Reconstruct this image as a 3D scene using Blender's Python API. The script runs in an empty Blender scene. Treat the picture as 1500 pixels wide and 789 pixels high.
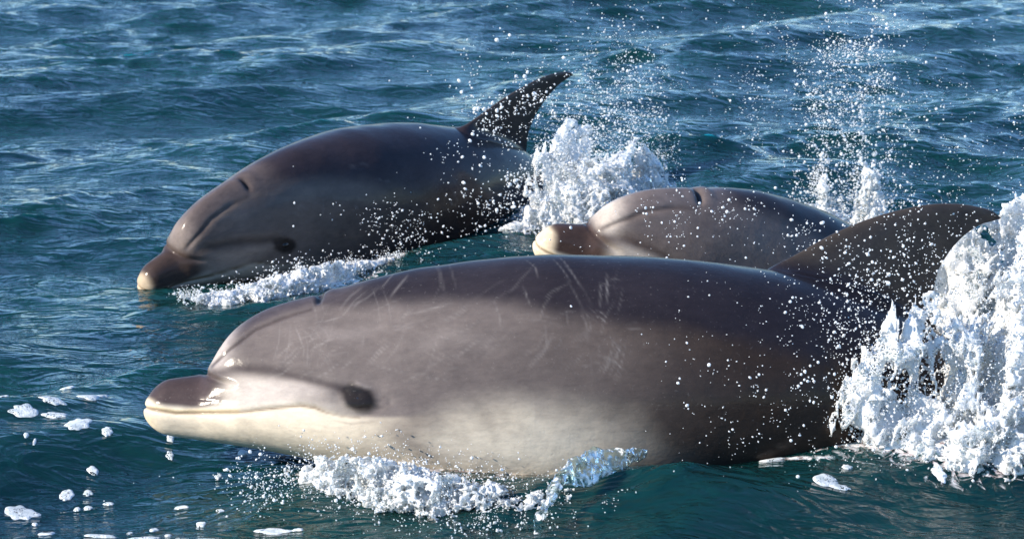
import bpy, math, random
import numpy as np
from math import radians as rad

# ------------------------------------------------------------------ camera, sky, sun, exposure
scn = bpy.context.scene
CAM_H, PITCH, FPX, PW, PH = 1.57, rad(13.5), 3600.0, 1500, 789
cam_d = bpy.data.cameras.new('camera'); cam = bpy.data.objects.new('camera', cam_d)
scn.collection.objects.link(cam)
cam.location = (0, 0, CAM_H); cam.rotation_euler = (rad(90) - PITCH, 0, 0)
cam_d.sensor_width = 36; cam_d.lens = FPX / PW * 36; cam_d.clip_start = 0.05; cam_d.clip_end = 12000
cam_d.dof.use_dof = True; cam_d.dof.focus_distance = 5.0; cam_d.dof.aperture_fstop = 11
scn.camera = cam

SUN_AZ, SUN_EL = rad(245), rad(28)          # azimuth clockwise from +Y
world = bpy.data.worlds.new('World'); scn.world = world; world.use_nodes = True
wn = world.node_tree.nodes; wl = world.node_tree.links; wn.clear()
sky = wn.new('ShaderNodeTexSky'); sky.sky_type = 'NISHITA'; sky.sun_disc = False
sky.sun_elevation = SUN_EL; sky.sun_rotation = SUN_AZ; sky.air_density = 1.0; sky.dust_density = 0.0; sky.ozone_density = 7.0
bg = wn.new('ShaderNodeBackground'); bg.inputs['Strength'].default_value = 0.15
wo = wn.new('ShaderNodeOutputWorld')
wl.new(sky.outputs[0], bg.inputs['Color']); wl.new(bg.outputs[0], wo.inputs['Surface'])

sun_d = bpy.data.lights.new('sun', 'SUN'); sun_d.energy = 4.3; sun_d.angle = rad(0.6); sun_d.color = (1.0, 0.89, 0.74)
sun = bpy.data.objects.new('sun', sun_d); scn.collection.objects.link(sun)
to_sun = np.array([math.sin(SUN_AZ) * math.cos(SUN_EL), math.cos(SUN_AZ) * math.cos(SUN_EL), math.sin(SUN_EL)])
from mathutils import Vector
sun.rotation_euler = Vector(to_sun).to_track_quat('Z', 'Y').to_euler()
sun.location = tuple(to_sun * 50)

vs = scn.view_settings
vs.view_transform = 'Standard'; vs.look = 'None'; vs.gamma = 1.0; vs.exposure = 1.0; vs.use_curve_mapping = False
scn.cycles.max_bounces = 8; scn.cycles.transparent_max_bounces = 12; scn.cycles.transmission_bounces = 6
scn.cycles.caustics_reflective = False; scn.cycles.caustics_refractive = False
scn.cycles.sample_clamp_indirect = 6.0

# ------------------------------------------------------------------ helpers
rng = np.random.default_rng(7)
col = scn.collection
CAM = np.array([0, 0, CAM_H]); FW = np.array([0, math.cos(PITCH), -math.sin(PITCH)])
UPV = np.array([0, math.sin(PITCH), math.cos(PITCH)]); RT = np.array([1.0, 0, 0])

def unproj(px, py, z):
    px = np.asarray(px, float)[..., None]; py = np.asarray(py, float)[..., None]; z = np.asarray(z, float)[..., None]
    return CAM + z * (FW + RT * (px - PW / 2) / FPX - UPV * (py - PH / 2) / FPX)

def at_y(px, py, y):
    """the point seen at a pixel in the upright plane y metres ahead of the lens"""
    px = np.asarray(px, float); py = np.asarray(py, float)
    d = FW + RT * ((px - PW / 2) / FPX)[..., None] - UPV * ((py - PH / 2) / FPX)[..., None]
    return CAM + d * (np.asarray(y, float) / d[..., 1])[..., None]

def on_water(px, py, z=0.045):
    d = FW + RT * ((np.asarray(px, float) - PW / 2) / FPX)[..., None] - UPV * ((np.asarray(py, float) - PH / 2) / FPX)[..., None]
    return CAM + d * ((z - CAM_H) / d[..., 2])[..., None]

def mesh_from(name, v, f, smooth=True, mat=None):
    me = bpy.data.meshes.new(name)
    v = np.ascontiguousarray(v, np.float32); f = np.ascontiguousarray(f, np.int32)
    n = f.shape[1]
    me.vertices.add(len(v)); me.vertices.foreach_set('co', v.ravel())
    me.loops.add(f.size); me.loops.foreach_set('vertex_index', f.ravel())
    me.polygons.add(len(f)); me.polygons.foreach_set('loop_start', np.arange(0, f.size, n, dtype=np.int32))
    me.polygons.foreach_set('loop_total', np.full(len(f), n, np.int32))
    me.update(calc_edges=True); me.validate()
    if smooth: me.polygons.foreach_set('use_smooth', np.ones(len(me.polygons), bool))
    if mat: me.materials.append(mat)
    return me

def link(name, me, parent=None, label=None, cat=None, group=None, kind=None):
    o = bpy.data.objects.new(name, me); col.objects.link(o)
    if parent is not None: o.parent = parent
    if label: o['label'] = label
    if cat: o['category'] = cat
    if group: o['group'] = group
    if kind: o['kind'] = kind
    return o

def vattr(me, name, data):
    data = np.ascontiguousarray(data, np.float32)
    if data.ndim == 1:
        a = me.attributes.new(name, 'FLOAT', 'POINT'); a.data.foreach_set('value', data)
    else:
        a = me.attributes.new(name, 'FLOAT_COLOR', 'POINT')
        a.data.foreach_set('color', np.concatenate([data, np.ones((len(data), 1), np.float32)], 1).ravel())

def pchip(xs, ys, x):
    xs = np.asarray(xs, float); ys = np.asarray(ys, float)
    h = np.diff(xs); d = np.diff(ys) / h
    m = np.zeros_like(xs); m[0], m[-1] = d[0], d[-1]
    for i in range(1, len(xs) - 1):
        if d[i - 1] * d[i] > 0:
            w1, w2 = 2 * h[i] + h[i - 1], h[i] + 2 * h[i - 1]
            m[i] = (w1 + w2) / (w1 / d[i - 1] + w2 / d[i])
    x = np.clip(x, xs[0], xs[-1]); i = np.clip(np.searchsorted(xs, x) - 1, 0, len(xs) - 2)
    t = (x - xs[i]) / h[i]
    return ((2*t**3 - 3*t**2 + 1) * ys[i] + (t**3 - 2*t**2 + t) * h[i] * m[i] + (-2*t**3 + 3*t**2) * ys[i+1] + (t**3 - t**2) * h[i] * m[i+1])

def sstep(a, b, x):
    t = np.clip((x - a) / (b - a), 0, 1); return t * t * (3 - 2 * t)

def seg_dist(p, q, pts):
    """distance from 2-D points to a polyline, and the fraction along it"""
    best = np.full(len(p), 1e9); frac = np.zeros(len(p))
    pts = np.asarray(pts, float); L = np.concatenate([[0], np.cumsum(np.hypot(*np.diff(pts, axis=0).T))])
    for i in range(len(pts) - 1):
        a, b = pts[i], pts[i + 1]; ab = b - a; l2 = ab @ ab
        t = np.clip(((p - a[0]) * ab[0] + (q - a[1]) * ab[1]) / l2, 0, 1)
        d = np.hypot(p - a[0] - t * ab[0], q - a[1] - t * ab[1])
        k = d < best; best[k] = d[k]; frac[k] = ((L[i] + t * math.sqrt(l2)) / L[-1])[k]
    return best, frac

def value_noise(p, scale, seed):
    """smooth 2-D or 3-D value noise in numpy, about -1..1"""
    r = np.random.default_rng(seed); n = 64 if p.shape[1] < 4 else 18
    T = r.uniform(-1, 1, (n,) * p.shape[1]); q = p / scale; i = np.floor(q).astype(int); f = q - i; f = f * f * (3 - 2 * f)
    out = 0
    for c in np.ndindex(*(2,) * p.shape[1]):
        w = np.prod([f[:, k] if c[k] else 1 - f[:, k] for k in range(p.shape[1])], axis=0)
        out = out + w * T[tuple((i[:, k] + c[k]) % n for k in range(p.shape[1]))]
    return out

class NT:
    """small helper round a material's node tree"""
    def __init__(self, name):
        self.m = bpy.data.materials.new(name); self.m.use_nodes = True
        self.n = self.m.node_tree.nodes; self.l = self.m.node_tree.links; self.n.clear()
        self.out = self.n.new('ShaderNodeOutputMaterial')
    def add(self, t, **kw):
        nd = self.n.new(t)
        for k, v in kw.items():
            if k.startswith('_'): setattr(nd, k[1:], v)
            else:
                s = nd.inputs[int(k[1:])] if k[0] == 'i' and k[1:].isdigit() else nd.inputs[k.replace('__', ' ')]
                if hasattr(v, 'default_value') or hasattr(v, 'is_output'): self.l.new(v, s)
                else: s.default_value = v
        return nd
    def ramp(self, fac, stops, interp='LINEAR'):
        r = self.add('ShaderNodeValToRGB', i0=fac); cr = r.color_ramp; cr.interpolation = interp
        while len(cr.elements) < len(stops): cr.elements.new(0.5)
        for e, (p, c) in zip(cr.elements, stops): e.position = p; e.color = c if len(c) == 4 else (*c, 1)
        return r.outputs[0]
    def mix(self, a, b, f, mode='MIX'):
        x = self.n.new('ShaderNodeMix'); x.data_type = 'RGBA'; x.blend_type = mode
        for s, v in ((x.inputs[0], f), (x.inputs[6], a), (x.inputs[7], b)):
            if hasattr(v, 'is_output'): self.l.new(v, s)
            else: s.default_value = v if not isinstance(v, tuple) or len(v) == 4 else (*v, 1)
        return x.outputs[2]
    def math(self, op, a, b=0.0, clamp=False):
        x = self.n.new('ShaderNodeMath'); x.operation = op; x.use_clamp = clamp
        for s, v in ((x.inputs[0], a), (x.inputs[1], b)):
            if hasattr(v, 'is_output'): self.l.new(v, s)
            else: s.default_value = v
        return x.outputs[0]

# ------------------------------------------------------------------ materials
def mat_water():
    t = NT('sea_water')
    geo = t.add('ShaderNodeNewGeometry'); pos = geo.outputs['Position']
    mp = t.add('ShaderNodeMapping', Vector=pos); mp.inputs['Rotation'].default_value = (0, 0, rad(-20)); mp.inputs['Scale'].default_value = (0.7, 1.25, 1)
    n1 = t.add('ShaderNodeTexNoise', Vector=mp.outputs[0], Scale=16.0, Detail=3.0, Roughness=0.55, Distortion=0.5)
    n2 = t.add('ShaderNodeTexNoise', Vector=pos, Scale=60.0, Detail=2.0, Roughness=0.5)
    # gust patches: smoother and rougher water
    n3 = t.add('ShaderNodeTexNoise', Vector=pos, Scale=0.9, Detail=2.0)
    g = t.ramp(n3.outputs[0], [(0.35, (0.75, 0.75, 0.75)), (0.65, (1.25, 1.25, 1.25))])
    mq = t.add('ShaderNodeMapping', Vector=pos); mq.inputs['Rotation'].default_value = (0, 0, rad(-24)); mq.inputs['Scale'].default_value = (0.55, 1.3, 1)
    nr = t.add('ShaderNodeTexNoise', Vector=mq.outputs[0], Scale=9.0, Detail=3.0, Roughness=0.5, Distortion=0.8)
    ridge = t.math('MULTIPLY', t.math('ABSOLUTE', t.math('SUBTRACT', nr.outputs[0], 0.5)), -0.036)      # short sharp-crested ripples
    h = t.math('ADD', ridge, t.math('ADD', t.math('MULTIPLY', n1.outputs[0], 0.011), t.math('MULTIPLY', n2.outputs[0], 0.0010)))
    b = t.add('ShaderNodeBump', Strength=1.0, Distance=1.0, Height=t.math('MULTIPLY', h, g))
    n4 = t.add('ShaderNodeTexNoise', Vector=pos, Scale=1.6, Detail=3.0)
    deep = t.ramp(n4.outputs[0], [(0.3, (0.002, 0.021, 0.027)), (0.7, (0.004, 0.038, 0.035))])
    # lacy foam lying on the water round the splashes
    fa = t.add('ShaderNodeAttribute', _attribute_name='foam').outputs['Fac']
    vo = t.add('ShaderNodeTexNoise', Vector=pos, Scale=26.0, Detail=5.0, Roughness=0.65, Distortion=1.2)
    lace = t.math('SUBTRACT', fa, vo.outputs[0])
    fm = t.math('MULTIPLY', lace, 6.0, True)
    c = t.mix(deep, (0.82, 0.84, 0.84), fm)
    ro = t.math('ADD', t.math('MULTIPLY', fm, 0.45), 0.045)
    p = t.add('ShaderNodeBsdfPrincipled', Base__Color=c, Roughness=ro, IOR=1.333, Normal=b.outputs[0])
    t.l.new(t.math('SUBTRACT', 1.0, fm, True), p.inputs['Subsurface Weight']); p.inputs['Subsurface Radius'].default_value = (0.12, 0.6, 0.7); p.inputs['Subsurface Scale'].default_value = 0.35
    t.l.new(p.outputs[0], t.out.inputs[0]); return t.m

def mat_skin(name, scar=1.0, coat=0.36):
    t = NT(name)
    pig = t.add('ShaderNodeAttribute', _attribute_name='pigment').outputs['Color']
    tc = t.add('ShaderNodeAttribute', _attribute_name='rest').outputs['Vector']
    n1 = t.add('ShaderNodeTexNoise', Vector=tc, Scale=7.0, Detail=5.0, Roughness=0.6)
    mp = t.add('ShaderNodeMapping', Vector=tc); mp.inputs['Scale'].default_value = (18, 34, 44)
    n2 = t.add('ShaderNodeTexNoise', Vector=mp.outputs[0], Scale=1.6, Detail=4.0, Roughness=0.7)
    f = t.math('ADD', t.math('MULTIPLY', n1.outputs[0], 0.55), t.math('MULTIPLY', n2.outputs[0], 0.35))
    v = t.ramp(f, [(0.28, (0.62, 0.61, 0.62)), (0.64, (1.22, 1.20, 1.18))])
    c = t.mix(pig, v, 1.0, 'MULTIPLY')
    # fine pale flecks and nicks
    n3 = t.add('ShaderNodeTexNoise', Vector=tc, Scale=170.0, Detail=2.0)
    fl = t.ramp(n3.outputs[0], [(0.66, (0, 0, 0)), (0.74, (1, 1, 1))])
    c = t.mix(c, (0.34, 0.32, 0.3), t.math('MULTIPLY', fl, 0.10 * scar))
    n4 = t.add('ShaderNodeTexNoise', Vector=tc, Scale=22.0, Detail=4.0, Roughness=0.6)
    n5 = t.add('ShaderNodeTexNoise', Vector=tc, Scale=3.0, Detail=2.0)
    ro = t.ramp(n4.outputs[0], [(0.3, (0.50,) * 3), (0.7, (0.62,) * 3)])
    hb = t.math('ADD', t.math('MULTIPLY', n4.outputs[0], 0.0022), t.math('MULTIPLY', n2.outputs[0], 0.0010))
    b = t.add('ShaderNodeBump', Strength=0.8, Distance=1.0, Height=hb)
    p = t.add('ShaderNodeBsdfPrincipled', Base__Color=c, Roughness=ro, IOR=1.42, Normal=b.outputs[0])
    p.inputs['Specular IOR Level'].default_value = 0.06; p.inputs['Coat Weight'].default_value = coat; p.inputs['Coat Roughness'].default_value = 0.15; b2 = t.add('ShaderNodeBump', Strength=0.3, Distance=1.0, Height=hb); t.l.new(b2.outputs[0], p.inputs['Coat Normal']); p.inputs['Coat IOR'].default_value = 1.33
    p.inputs['Subsurface Weight'].default_value = 0.04; p.inputs['Subsurface Radius'].default_value = (0.02, 0.012, 0.008)
    t.l.new(p.outputs[0], t.out.inputs[0]); return t.m

def mat_eye():
    t = NT('wet_eye')
    p = t.add('ShaderNodeBsdfPrincipled', Base__Color=(0.012, 0.009, 0.008, 1), Roughness=0.05)
    t.l.new(p.outputs[0], t.out.inputs[0]); return t.m

def mat_white_water(name, clear):
    """aerated water: white scatter with a clear wet film; `clear` = share of plain clear water"""
    t = NT(name)
    pos = t.add('ShaderNodeNewGeometry').outputs['Position']
    n = t.add('ShaderNodeTexNoise', Vector=pos, Scale=38.0, Detail=4.0, Roughness=0.65)
    n2 = t.add('ShaderNodeTexNoise', Vector=pos, Scale=160.0, Detail=3.0, Roughness=0.7)
    b = t.add('ShaderNodeBump', Strength=0.7, Distance=1.0, Height=t.math('MULTIPLY', n2.outputs[0], 0.0045))
    d = t.add('ShaderNodeBsdfPrincipled', Base__Color=(0.93, 0.94, 0.94, 1), Roughness=0.30, IOR=1.333, Normal=b.outputs[0])
    tr = t.add('ShaderNodeBsdfTranslucent', Color=(0.88, 0.92, 0.93, 1), Normal=b.outputs[0])
    m1 = t.add('ShaderNodeMixShader', i0=0.42, i1=d.outputs[0], i2=tr.outputs[0])
    gl = t.add('ShaderNodeBsdfGlass', Color=(0.93, 0.98, 0.98, 1), Roughness=0.0, IOR=1.333)
    tp = t.add('ShaderNodeBsdfTransparent', Color=(0.9, 0.97, 0.97, 1))
    gs = t.add('ShaderNodeBsdfGlossy', Color=(1, 1, 1, 1), Roughness=0.04)
    fr = t.add('ShaderNodeFresnel', IOR=1.333)
    m0 = t.add('ShaderNodeMixShader', i0=fr.outputs[0], i1=tp.outputs[0], i2=gs.outputs[0])
    m0b = t.add('ShaderNodeMixShader', i0=0.25, i1=m0.outputs[0], i2=gl.outputs[0])
    wv = t.add('ShaderNodeTexNoise', Vector=pos, Scale=70.0, Detail=3.0, Roughness=0.7); wp = t.add('ShaderNodeVectorMath', _operation='MULTIPLY_ADD', i0=wv.outputs['Color'], i1=(0.022, 0.022, 0.022), i2=pos)
    vo = t.add('ShaderNodeTexVoronoi', Vector=wp.outputs[0], Scale=130.0, _feature='DISTANCE_TO_EDGE'); n3 = t.add('ShaderNodeTexNoise', Vector=pos, Scale=20.0, Detail=4.0, Roughness=0.6)
    cell = t.math('MULTIPLY', t.math('SUBTRACT', vo.outputs['Distance'], 0.07), 9.0, True)
    k = t.math('MULTIPLY', cell, t.math('MULTIPLY', t.math('SUBTRACT', clear + 0.10, n3.outputs[0]), 7.0, True)) if clear > 0 else 0.0
    m2 = t.add('ShaderNodeMixShader', i0=k, i1=m1.outputs[0], i2=m0b.outputs[0])
    t.l.new(m2.outputs[0], t.out.inputs[0]); return t.m

def mat_clear_water():
    t = NT('clear_splash_water')
    pos = t.add('ShaderNodeNewGeometry').outputs['Position']
    n = t.add('ShaderNodeTexNoise', Vector=pos, Scale=55.0, Detail=4.0, Roughness=0.65, Distortion=0.6)
    g = t.add('ShaderNodeBsdfGlass', Color=(0.90, 0.97, 0.96, 1), Roughness=0.0, IOR=1.333)
    tp = t.add('ShaderNodeBsdfTransparent', Color=(0.86, 0.95, 0.94, 1))
    m = t.add('ShaderNodeMixShader', i0=0.45, i1=g.outputs[0], i2=tp.outputs[0])
    d = t.add('ShaderNodeBsdfPrincipled', Base__Color=(0.9, 0.92, 0.92, 1), Roughness=0.2, IOR=1.333)
    k = t.ramp(n.outputs[0], [(0.50, (0, 0, 0)), (0.62, (0.9, 0.9, 0.9))])
    m2 = t.add('ShaderNodeMixShader', i0=k, i1=m.outputs[0], i2=d.outputs[0])
    t.l.new(m2.outputs[0], t.out.inputs[0]); return t.m

def mat_foam_patch():
    t = NT('sea_foam')
    pos = t.add('ShaderNodeNewGeometry').outputs['Position']
    v = t.add('ShaderNodeTexVoronoi', Vector=pos, Scale=230.0)
    b = t.add('ShaderNodeBump', Strength=0.6, Distance=1.0, Height=t.math('MULTIPLY', v.outputs['Distance'], 0.0015))
    n = t.add('ShaderNodeTexNoise', Vector=pos, Scale=60.0, Detail=3.0)
    c = t.ramp(n.outputs[0], [(0.35, (0.42, 0.48, 0.49)), (0.6, (0.66, 0.69, 0.68))])
    p = t.add('ShaderNodeBsdfPrincipled', Base__Color=c, Roughness=0.5, IOR=1.333, Normal=b.outputs[0])
    v2 = t.add('ShaderNodeTexVoronoi', Vector=pos, Scale=210.0); n2 = t.add('ShaderNodeTexNoise', Vector=pos, Scale=45.0, Detail=3.0)
    hole = t.math('LESS_THAN', v2.outputs['Distance'], t.math('MULTIPLY', t.math('SUBTRACT', n2.outputs[0], 0.37), 1.35))
    tp = t.add('ShaderNodeBsdfTransparent'); mx = t.add('ShaderNodeMixShader', i0=hole, i1=p.outputs[0], i2=tp.outputs[0])
    t.l.new(mx.outputs[0], t.out.inputs[0]); return t.m

M_WATER = mat_water(); M_EYE = mat_eye()
M_FOAM = mat_white_water('white_water', 0.46)
M_SHEET = mat_clear_water(); M_DROP = mat_white_water('water_drops', 0.0); M_PATCH = mat_foam_patch()

# ------------------------------------------------------------------ sea
def axis(parts):
    """grid lines: list of (start, end, step0, step1)"""
    out = []
    for a, b, s0, s1 in parts:
        x = a
        while x < b - 1e-9:
            out.append(x); f = (x - a) / (b - a); x += s0 * (s1 / s0) ** f
    return out
def half(a, s):
    out = []; x = a
    while x < 4000: out.append(x); s *= 1.22; x += s
    return out + [5000.0]
xs = axis([(-3.4, -1.8, .03, .0135), (-1.8, 1.9, .0135, .0135), (1.9, 3.6, .0135, .03)])
xs = sorted([-x for x in half(3.42, .03)] + xs + half(3.62, .03))
ys = axis([(3.2, 8.0, .0125, .0145), (8.0, 15.0, .0145, .05)])
ys = sorted([6.4 - x for x in half(3.22, .02)] + ys + half(15.04, .05))
xs, ys = np.array(xs), np.array(ys)

wr = np.random.default_rng(11)
WAVES = []
def pop(n, l0, l1, slope, spread, main, q):
    for i in range(n):
        lam = l0 * (l1 / l0) ** ((i + wr.random()) / n)
        a = main + wr.normal(0, spread)
        WAVES.append((lam, math.cos(a), math.sin(a), slope / math.sqrt(n) * math.sqrt(2) * lam / (2 * math.pi), wr.uniform(0, 6.283), q))
pop(9, 0.8, 2.6, .120, .28, rad(122), 1.0)
pop(26, .26, .8, .135, .45, rad(112), 1.0)
pop(44, .09, .26, .145, .55, rad(112), 1.1)
pop(40, .05, .09, .075, .7, rad(108), .9)

SEA = 0.045
BUMPS = []   # local swells round the dolphins: (x, y, height, rx, ry, angle)
def sea_shape(X, Y, sp=None):
    Z = np.full_like(X, SEA); DX = np.zeros_like(X); DY = np.zeros_like(X)
    c, s = math.cos(rad(28)), math.sin(rad(28)); U = np.stack([((X * c + Y * s) / 1.5).ravel(), ((-X * s + Y * c) / .34).ravel()], -1)
    gust = np.clip(.62 + .75 * value_noise(U, 1.0, 3) + .55 * value_noise(U, .37, 4), .45, 2.2).reshape(X.shape)
    for lam, cx, cy, a, ph, q in WAVES:
        k = 2 * math.pi / lam
        w = 1.0 if sp is None else np.clip((lam / sp - 2.4) / 2.5, 0, 1)
        arg = k * (cx * X + cy * Y) + ph
        if lam < .27: w = w * gust
        Z += a * w * np.sin(arg); c = np.cos(arg) * (a * q) * w; DX += cx * c; DY += cy * c
    for bx, by, h, rx, ry, an in BUMPS:
        c, s = math.cos(an), math.sin(an); u = (X - bx) * c + (Y - by) * s; v = -(X - bx) * s + (Y - by) * c
        Z += h * np.exp(-(u / rx) ** 2 - (v / ry) ** 2)
    return DX, DY, Z

def bump_px(px, py, h, rx, ry, an=0):
    p = on_water(px, py); BUMPS.append((p[0], p[1], h, rx, ry, rad(an)))
bump_px(1330, 735, .022, .25, .12, 12)
BUMPS += [(-.05, 4.44, .048, .34, .13, 0), (.30, 4.46, .03, .15, .12, 0)]
bump_px(1480, 690, .05, .16, .12, -5)
bump_px(960, 250, .07, .30, .30, 25)

FOAM = []    # where foam lies on the water: (x, y, rx, ry, angle, strength)
def foam_px(px, py, rx, ry, an=0, st=.62):
    p = on_water(px, py); FOAM.append((p[0], p[1], rx, ry, rad(an), st))
foam_px(560, 690, .24, .10, 4, .66); foam_px(700, 700, .25, .09, 0, .62); foam_px(830, 705, .12, .08)
foam_px(1400, 670, .34, .16, 0, .75); foam_px(1180, 697, .10, .02, 0, .60); foam_px(1330, 690, .22, .07, 8, .53); foam_px(1450, 700, .2, .1, 0, .54)
foam_px(440, 418, .26, .09, 20, .70); foam_px(330, 432, .12, .07, 0, .6); foam_px(860, 320, .3, .3, 0, .68)
foam_px(1240, 320, .2, .3, 0, .55); foam_px(560, 385, .15, .1, 20, .55)

def sea_z(x, y):
    # undo the sideways drift of the waves, then read the height
    X, Y = np.array(x, float), np.array(y, float); a, b = X.copy(), Y.copy()
    for _ in range(4): dx, dy, z = sea_shape(a, b); a, b = X - dx, Y - dy
    return sea_shape(a, b)[2]
def build_sea():
    X, Y = np.meshgrid(xs, ys); sx = np.gradient(xs); sy = np.gradient(ys)
    sp = np.maximum(*np.meshgrid(sx, sy))
    DX, DY, Z = sea_shape(X, Y, sp)
    v = np.stack([X + DX, Y + DY, Z], -1).reshape(-1, 3)
    ny, nx = X.shape; i = np.arange(ny * nx).reshape(ny, nx)
    f = np.stack([i[:-1, :-1], i[:-1, 1:], i[1:, 1:], i[1:, :-1]], -1).reshape(-1, 4)
    me = mesh_from('sea', v, f, True, M_WATER)
    fo = np.zeros(len(v))
    for bx, by, rx, ry, an, st in FOAM:
        c, s = math.cos(an), math.sin(an); u = (v[:, 0] - bx) * c + (v[:, 1] - by) * s; w = -(v[:, 0] - bx) * s + (v[:, 1] - by) * c
        fo = np.maximum(fo, st * np.exp(-((u / rx) ** 2 + (w / ry) ** 2) ** 1.3 * .7))
    vattr(me, 'foam', fo)
    link('sea', me, kind='structure', label='teal green sea with small choppy waves reflecting the blue sky')
build_sea()

# ------------------------------------------------------------------ dolphins
LEN = 2.85
SG = np.linspace(0, LEN, 286)
def spine(d, ax, ay, roll, yaws, pits, sc):
    yaw = np.interp(SG, [0, .5, 1.3, LEN], np.cumsum(yaws)); pit = np.interp(SG, [0, .5, 1.3, 1.8, LEN], np.cumsum(pits))
    k = np.ones(31) / 31; sm = lambda a: np.convolve(np.pad(a, 15, mode='edge'), k, 'valid')
    yaw, pit = sm(yaw), sm(pit)
    t = np.stack([np.cos(pit) * np.cos(yaw), np.cos(pit) * np.sin(yaw), -np.sin(pit)], -1)
    u = np.stack([np.sin(pit) * np.cos(yaw), np.sin(pit) * np.sin(yaw), np.cos(pit)], -1)
    l = np.cross(t, u); c, s = math.cos(roll), math.sin(roll); u2 = u * c + l * s; l2 = l * c - u * s
    P = np.concatenate([[np.zeros(3)], np.cumsum((t[1:] + t[:-1]) / 2 * 0.01 * sc, 0)])
    P = P - (P[34] + .222 * sc * u2[34]) + unproj(ax, ay, d)
    return P, u2, l2
def pose(sp, c, sc):
    P, u, l = sp; c = np.atleast_2d(c)
    f = lambda A: np.stack([np.interp(c[:, 0], SG, A[:, k]) for k in range(3)], -1)
    return f(P) + sc * (c[:, 1:2] * f(l) + c[:, 2:3] * f(u))

# rest shape, metres from the snout tip: back line, belly line, widest level, half width
TOP = ([0, .03, .06, .09, .112, .122, .132, .145, .165, .19, .24, .294, .343, .40, .46, .57, .683, .82, .96, 1.1, 1.28, 1.45, 1.6, 1.9, 2.3, 2.6, 2.85],
       [.050, .056, .062, .067, .072, .080, .097, .121, .150, .174, .204, .222, .233, .250, .266, .288, .301, .311, .311, .303, .287, .262, .232, .155, .062, .022, .008])
BOT = ([0, .03, .08, .13, .24, .31, .4, .5, .7, .9, 1.1, 1.3, 1.6, 1.9, 2.3, 2.6, 2.85],
       [-.046, -.05, -.057, -.062, -.077, -.09, -.112, -.138, -.185, -.208, -.213, -.203, -.165, -.11, -.035, -.005, .0])
MID = ([0, .1, .2, .35, .5, .7, 1.0, 1.5, 2.0, 2.6, 2.85], [-.006, -.006, -.008, -.012, .0, .03, .045, .03, .03, .01, .004])
WID = ([0, .03, .08, .112, .14, .17, .2, .25, .3, .36, .43, .5, .6, .8, 1.0, 1.2, 1.5, 1.9, 2.3, 2.6, 2.85],
       [.040, .044, .052, .060, .071, .083, .094, .110, .123, .136, .148, .162, .185, .224, .240, .228, .178, .100, .046, .028, .012])
MOUTH = [(-.01, .004), (.02, -.001), (.072, -.007), (.128, -.004), (.197, -.001), (.267, .009), (.322, .015), (.35, .011), (.375, .001), (.405, -.006), (.435, -.008)]
def stripe_to(e): return [(.135, .084), (.19, .088 + .15 * (e[1] - .03)), (.26, .083 + .35 * (e[1] - .03)), (.33, .068 + .6 * (e[1] - .03)), (e[0] - .036, .020 + e[1]), (e[0] - .006, .010 + e[1])]
FOLD = [(.137, .088), (.17, .120), (.225, .163), (.28, .186), (.335, .203)]
CREASE = [(.119, .075), (.135, .066), (.16, .058), (.20, .05)]

def fin_shell(rows, nsec, thick, up_axis):
    """rows: (lead xyz, trail xyz, half thickness, flare) -> closed lens-shaped shell"""
    V = []; ring = nsec * 2
    for (a, b, th) in rows:
        a, b = np.array(a), np.array(b)
        for j in range(ring):
            ph = 2 * math.pi * j / ring; c = (1 - math.cos(ph)) / 2
            prof = 2.6 * math.sqrt(max(c, 0)) * (1 - c) * (0.62 + .38 * (1 - c)) if 0 < c < 1 else 0
            V.append(a + (b - a) * c + np.array(up_axis) * th * prof * (1 if ph < math.pi else -1))
    n = len(rows); F = []
    for i in range(n - 1):
        for j in range(ring):
            F.append((i * ring + j, i * ring + (j + 1) % ring, (i + 1) * ring + (j + 1) % ring, (i + 1) * ring + j))
    k = len(V); V.append((np.array(rows[-1][0]) + np.array(rows[-1][1])) / 2)
    for j in range(ring): F.append(((n - 1) * ring + j, (n - 1) * ring + (j + 1) % ring, k, k))
    return np.array(V), np.array(F)

def curve(pts, n):
    pts = np.array(pts, float); d = np.concatenate([[0], np.cumsum(np.linalg.norm(np.diff(pts, axis=0), axis=1))]); u = np.linspace(0, d[-1], n)
    return np.stack([pchip(d, pts[:, k], u) for k in range(pts.shape[1])], -1)

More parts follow.
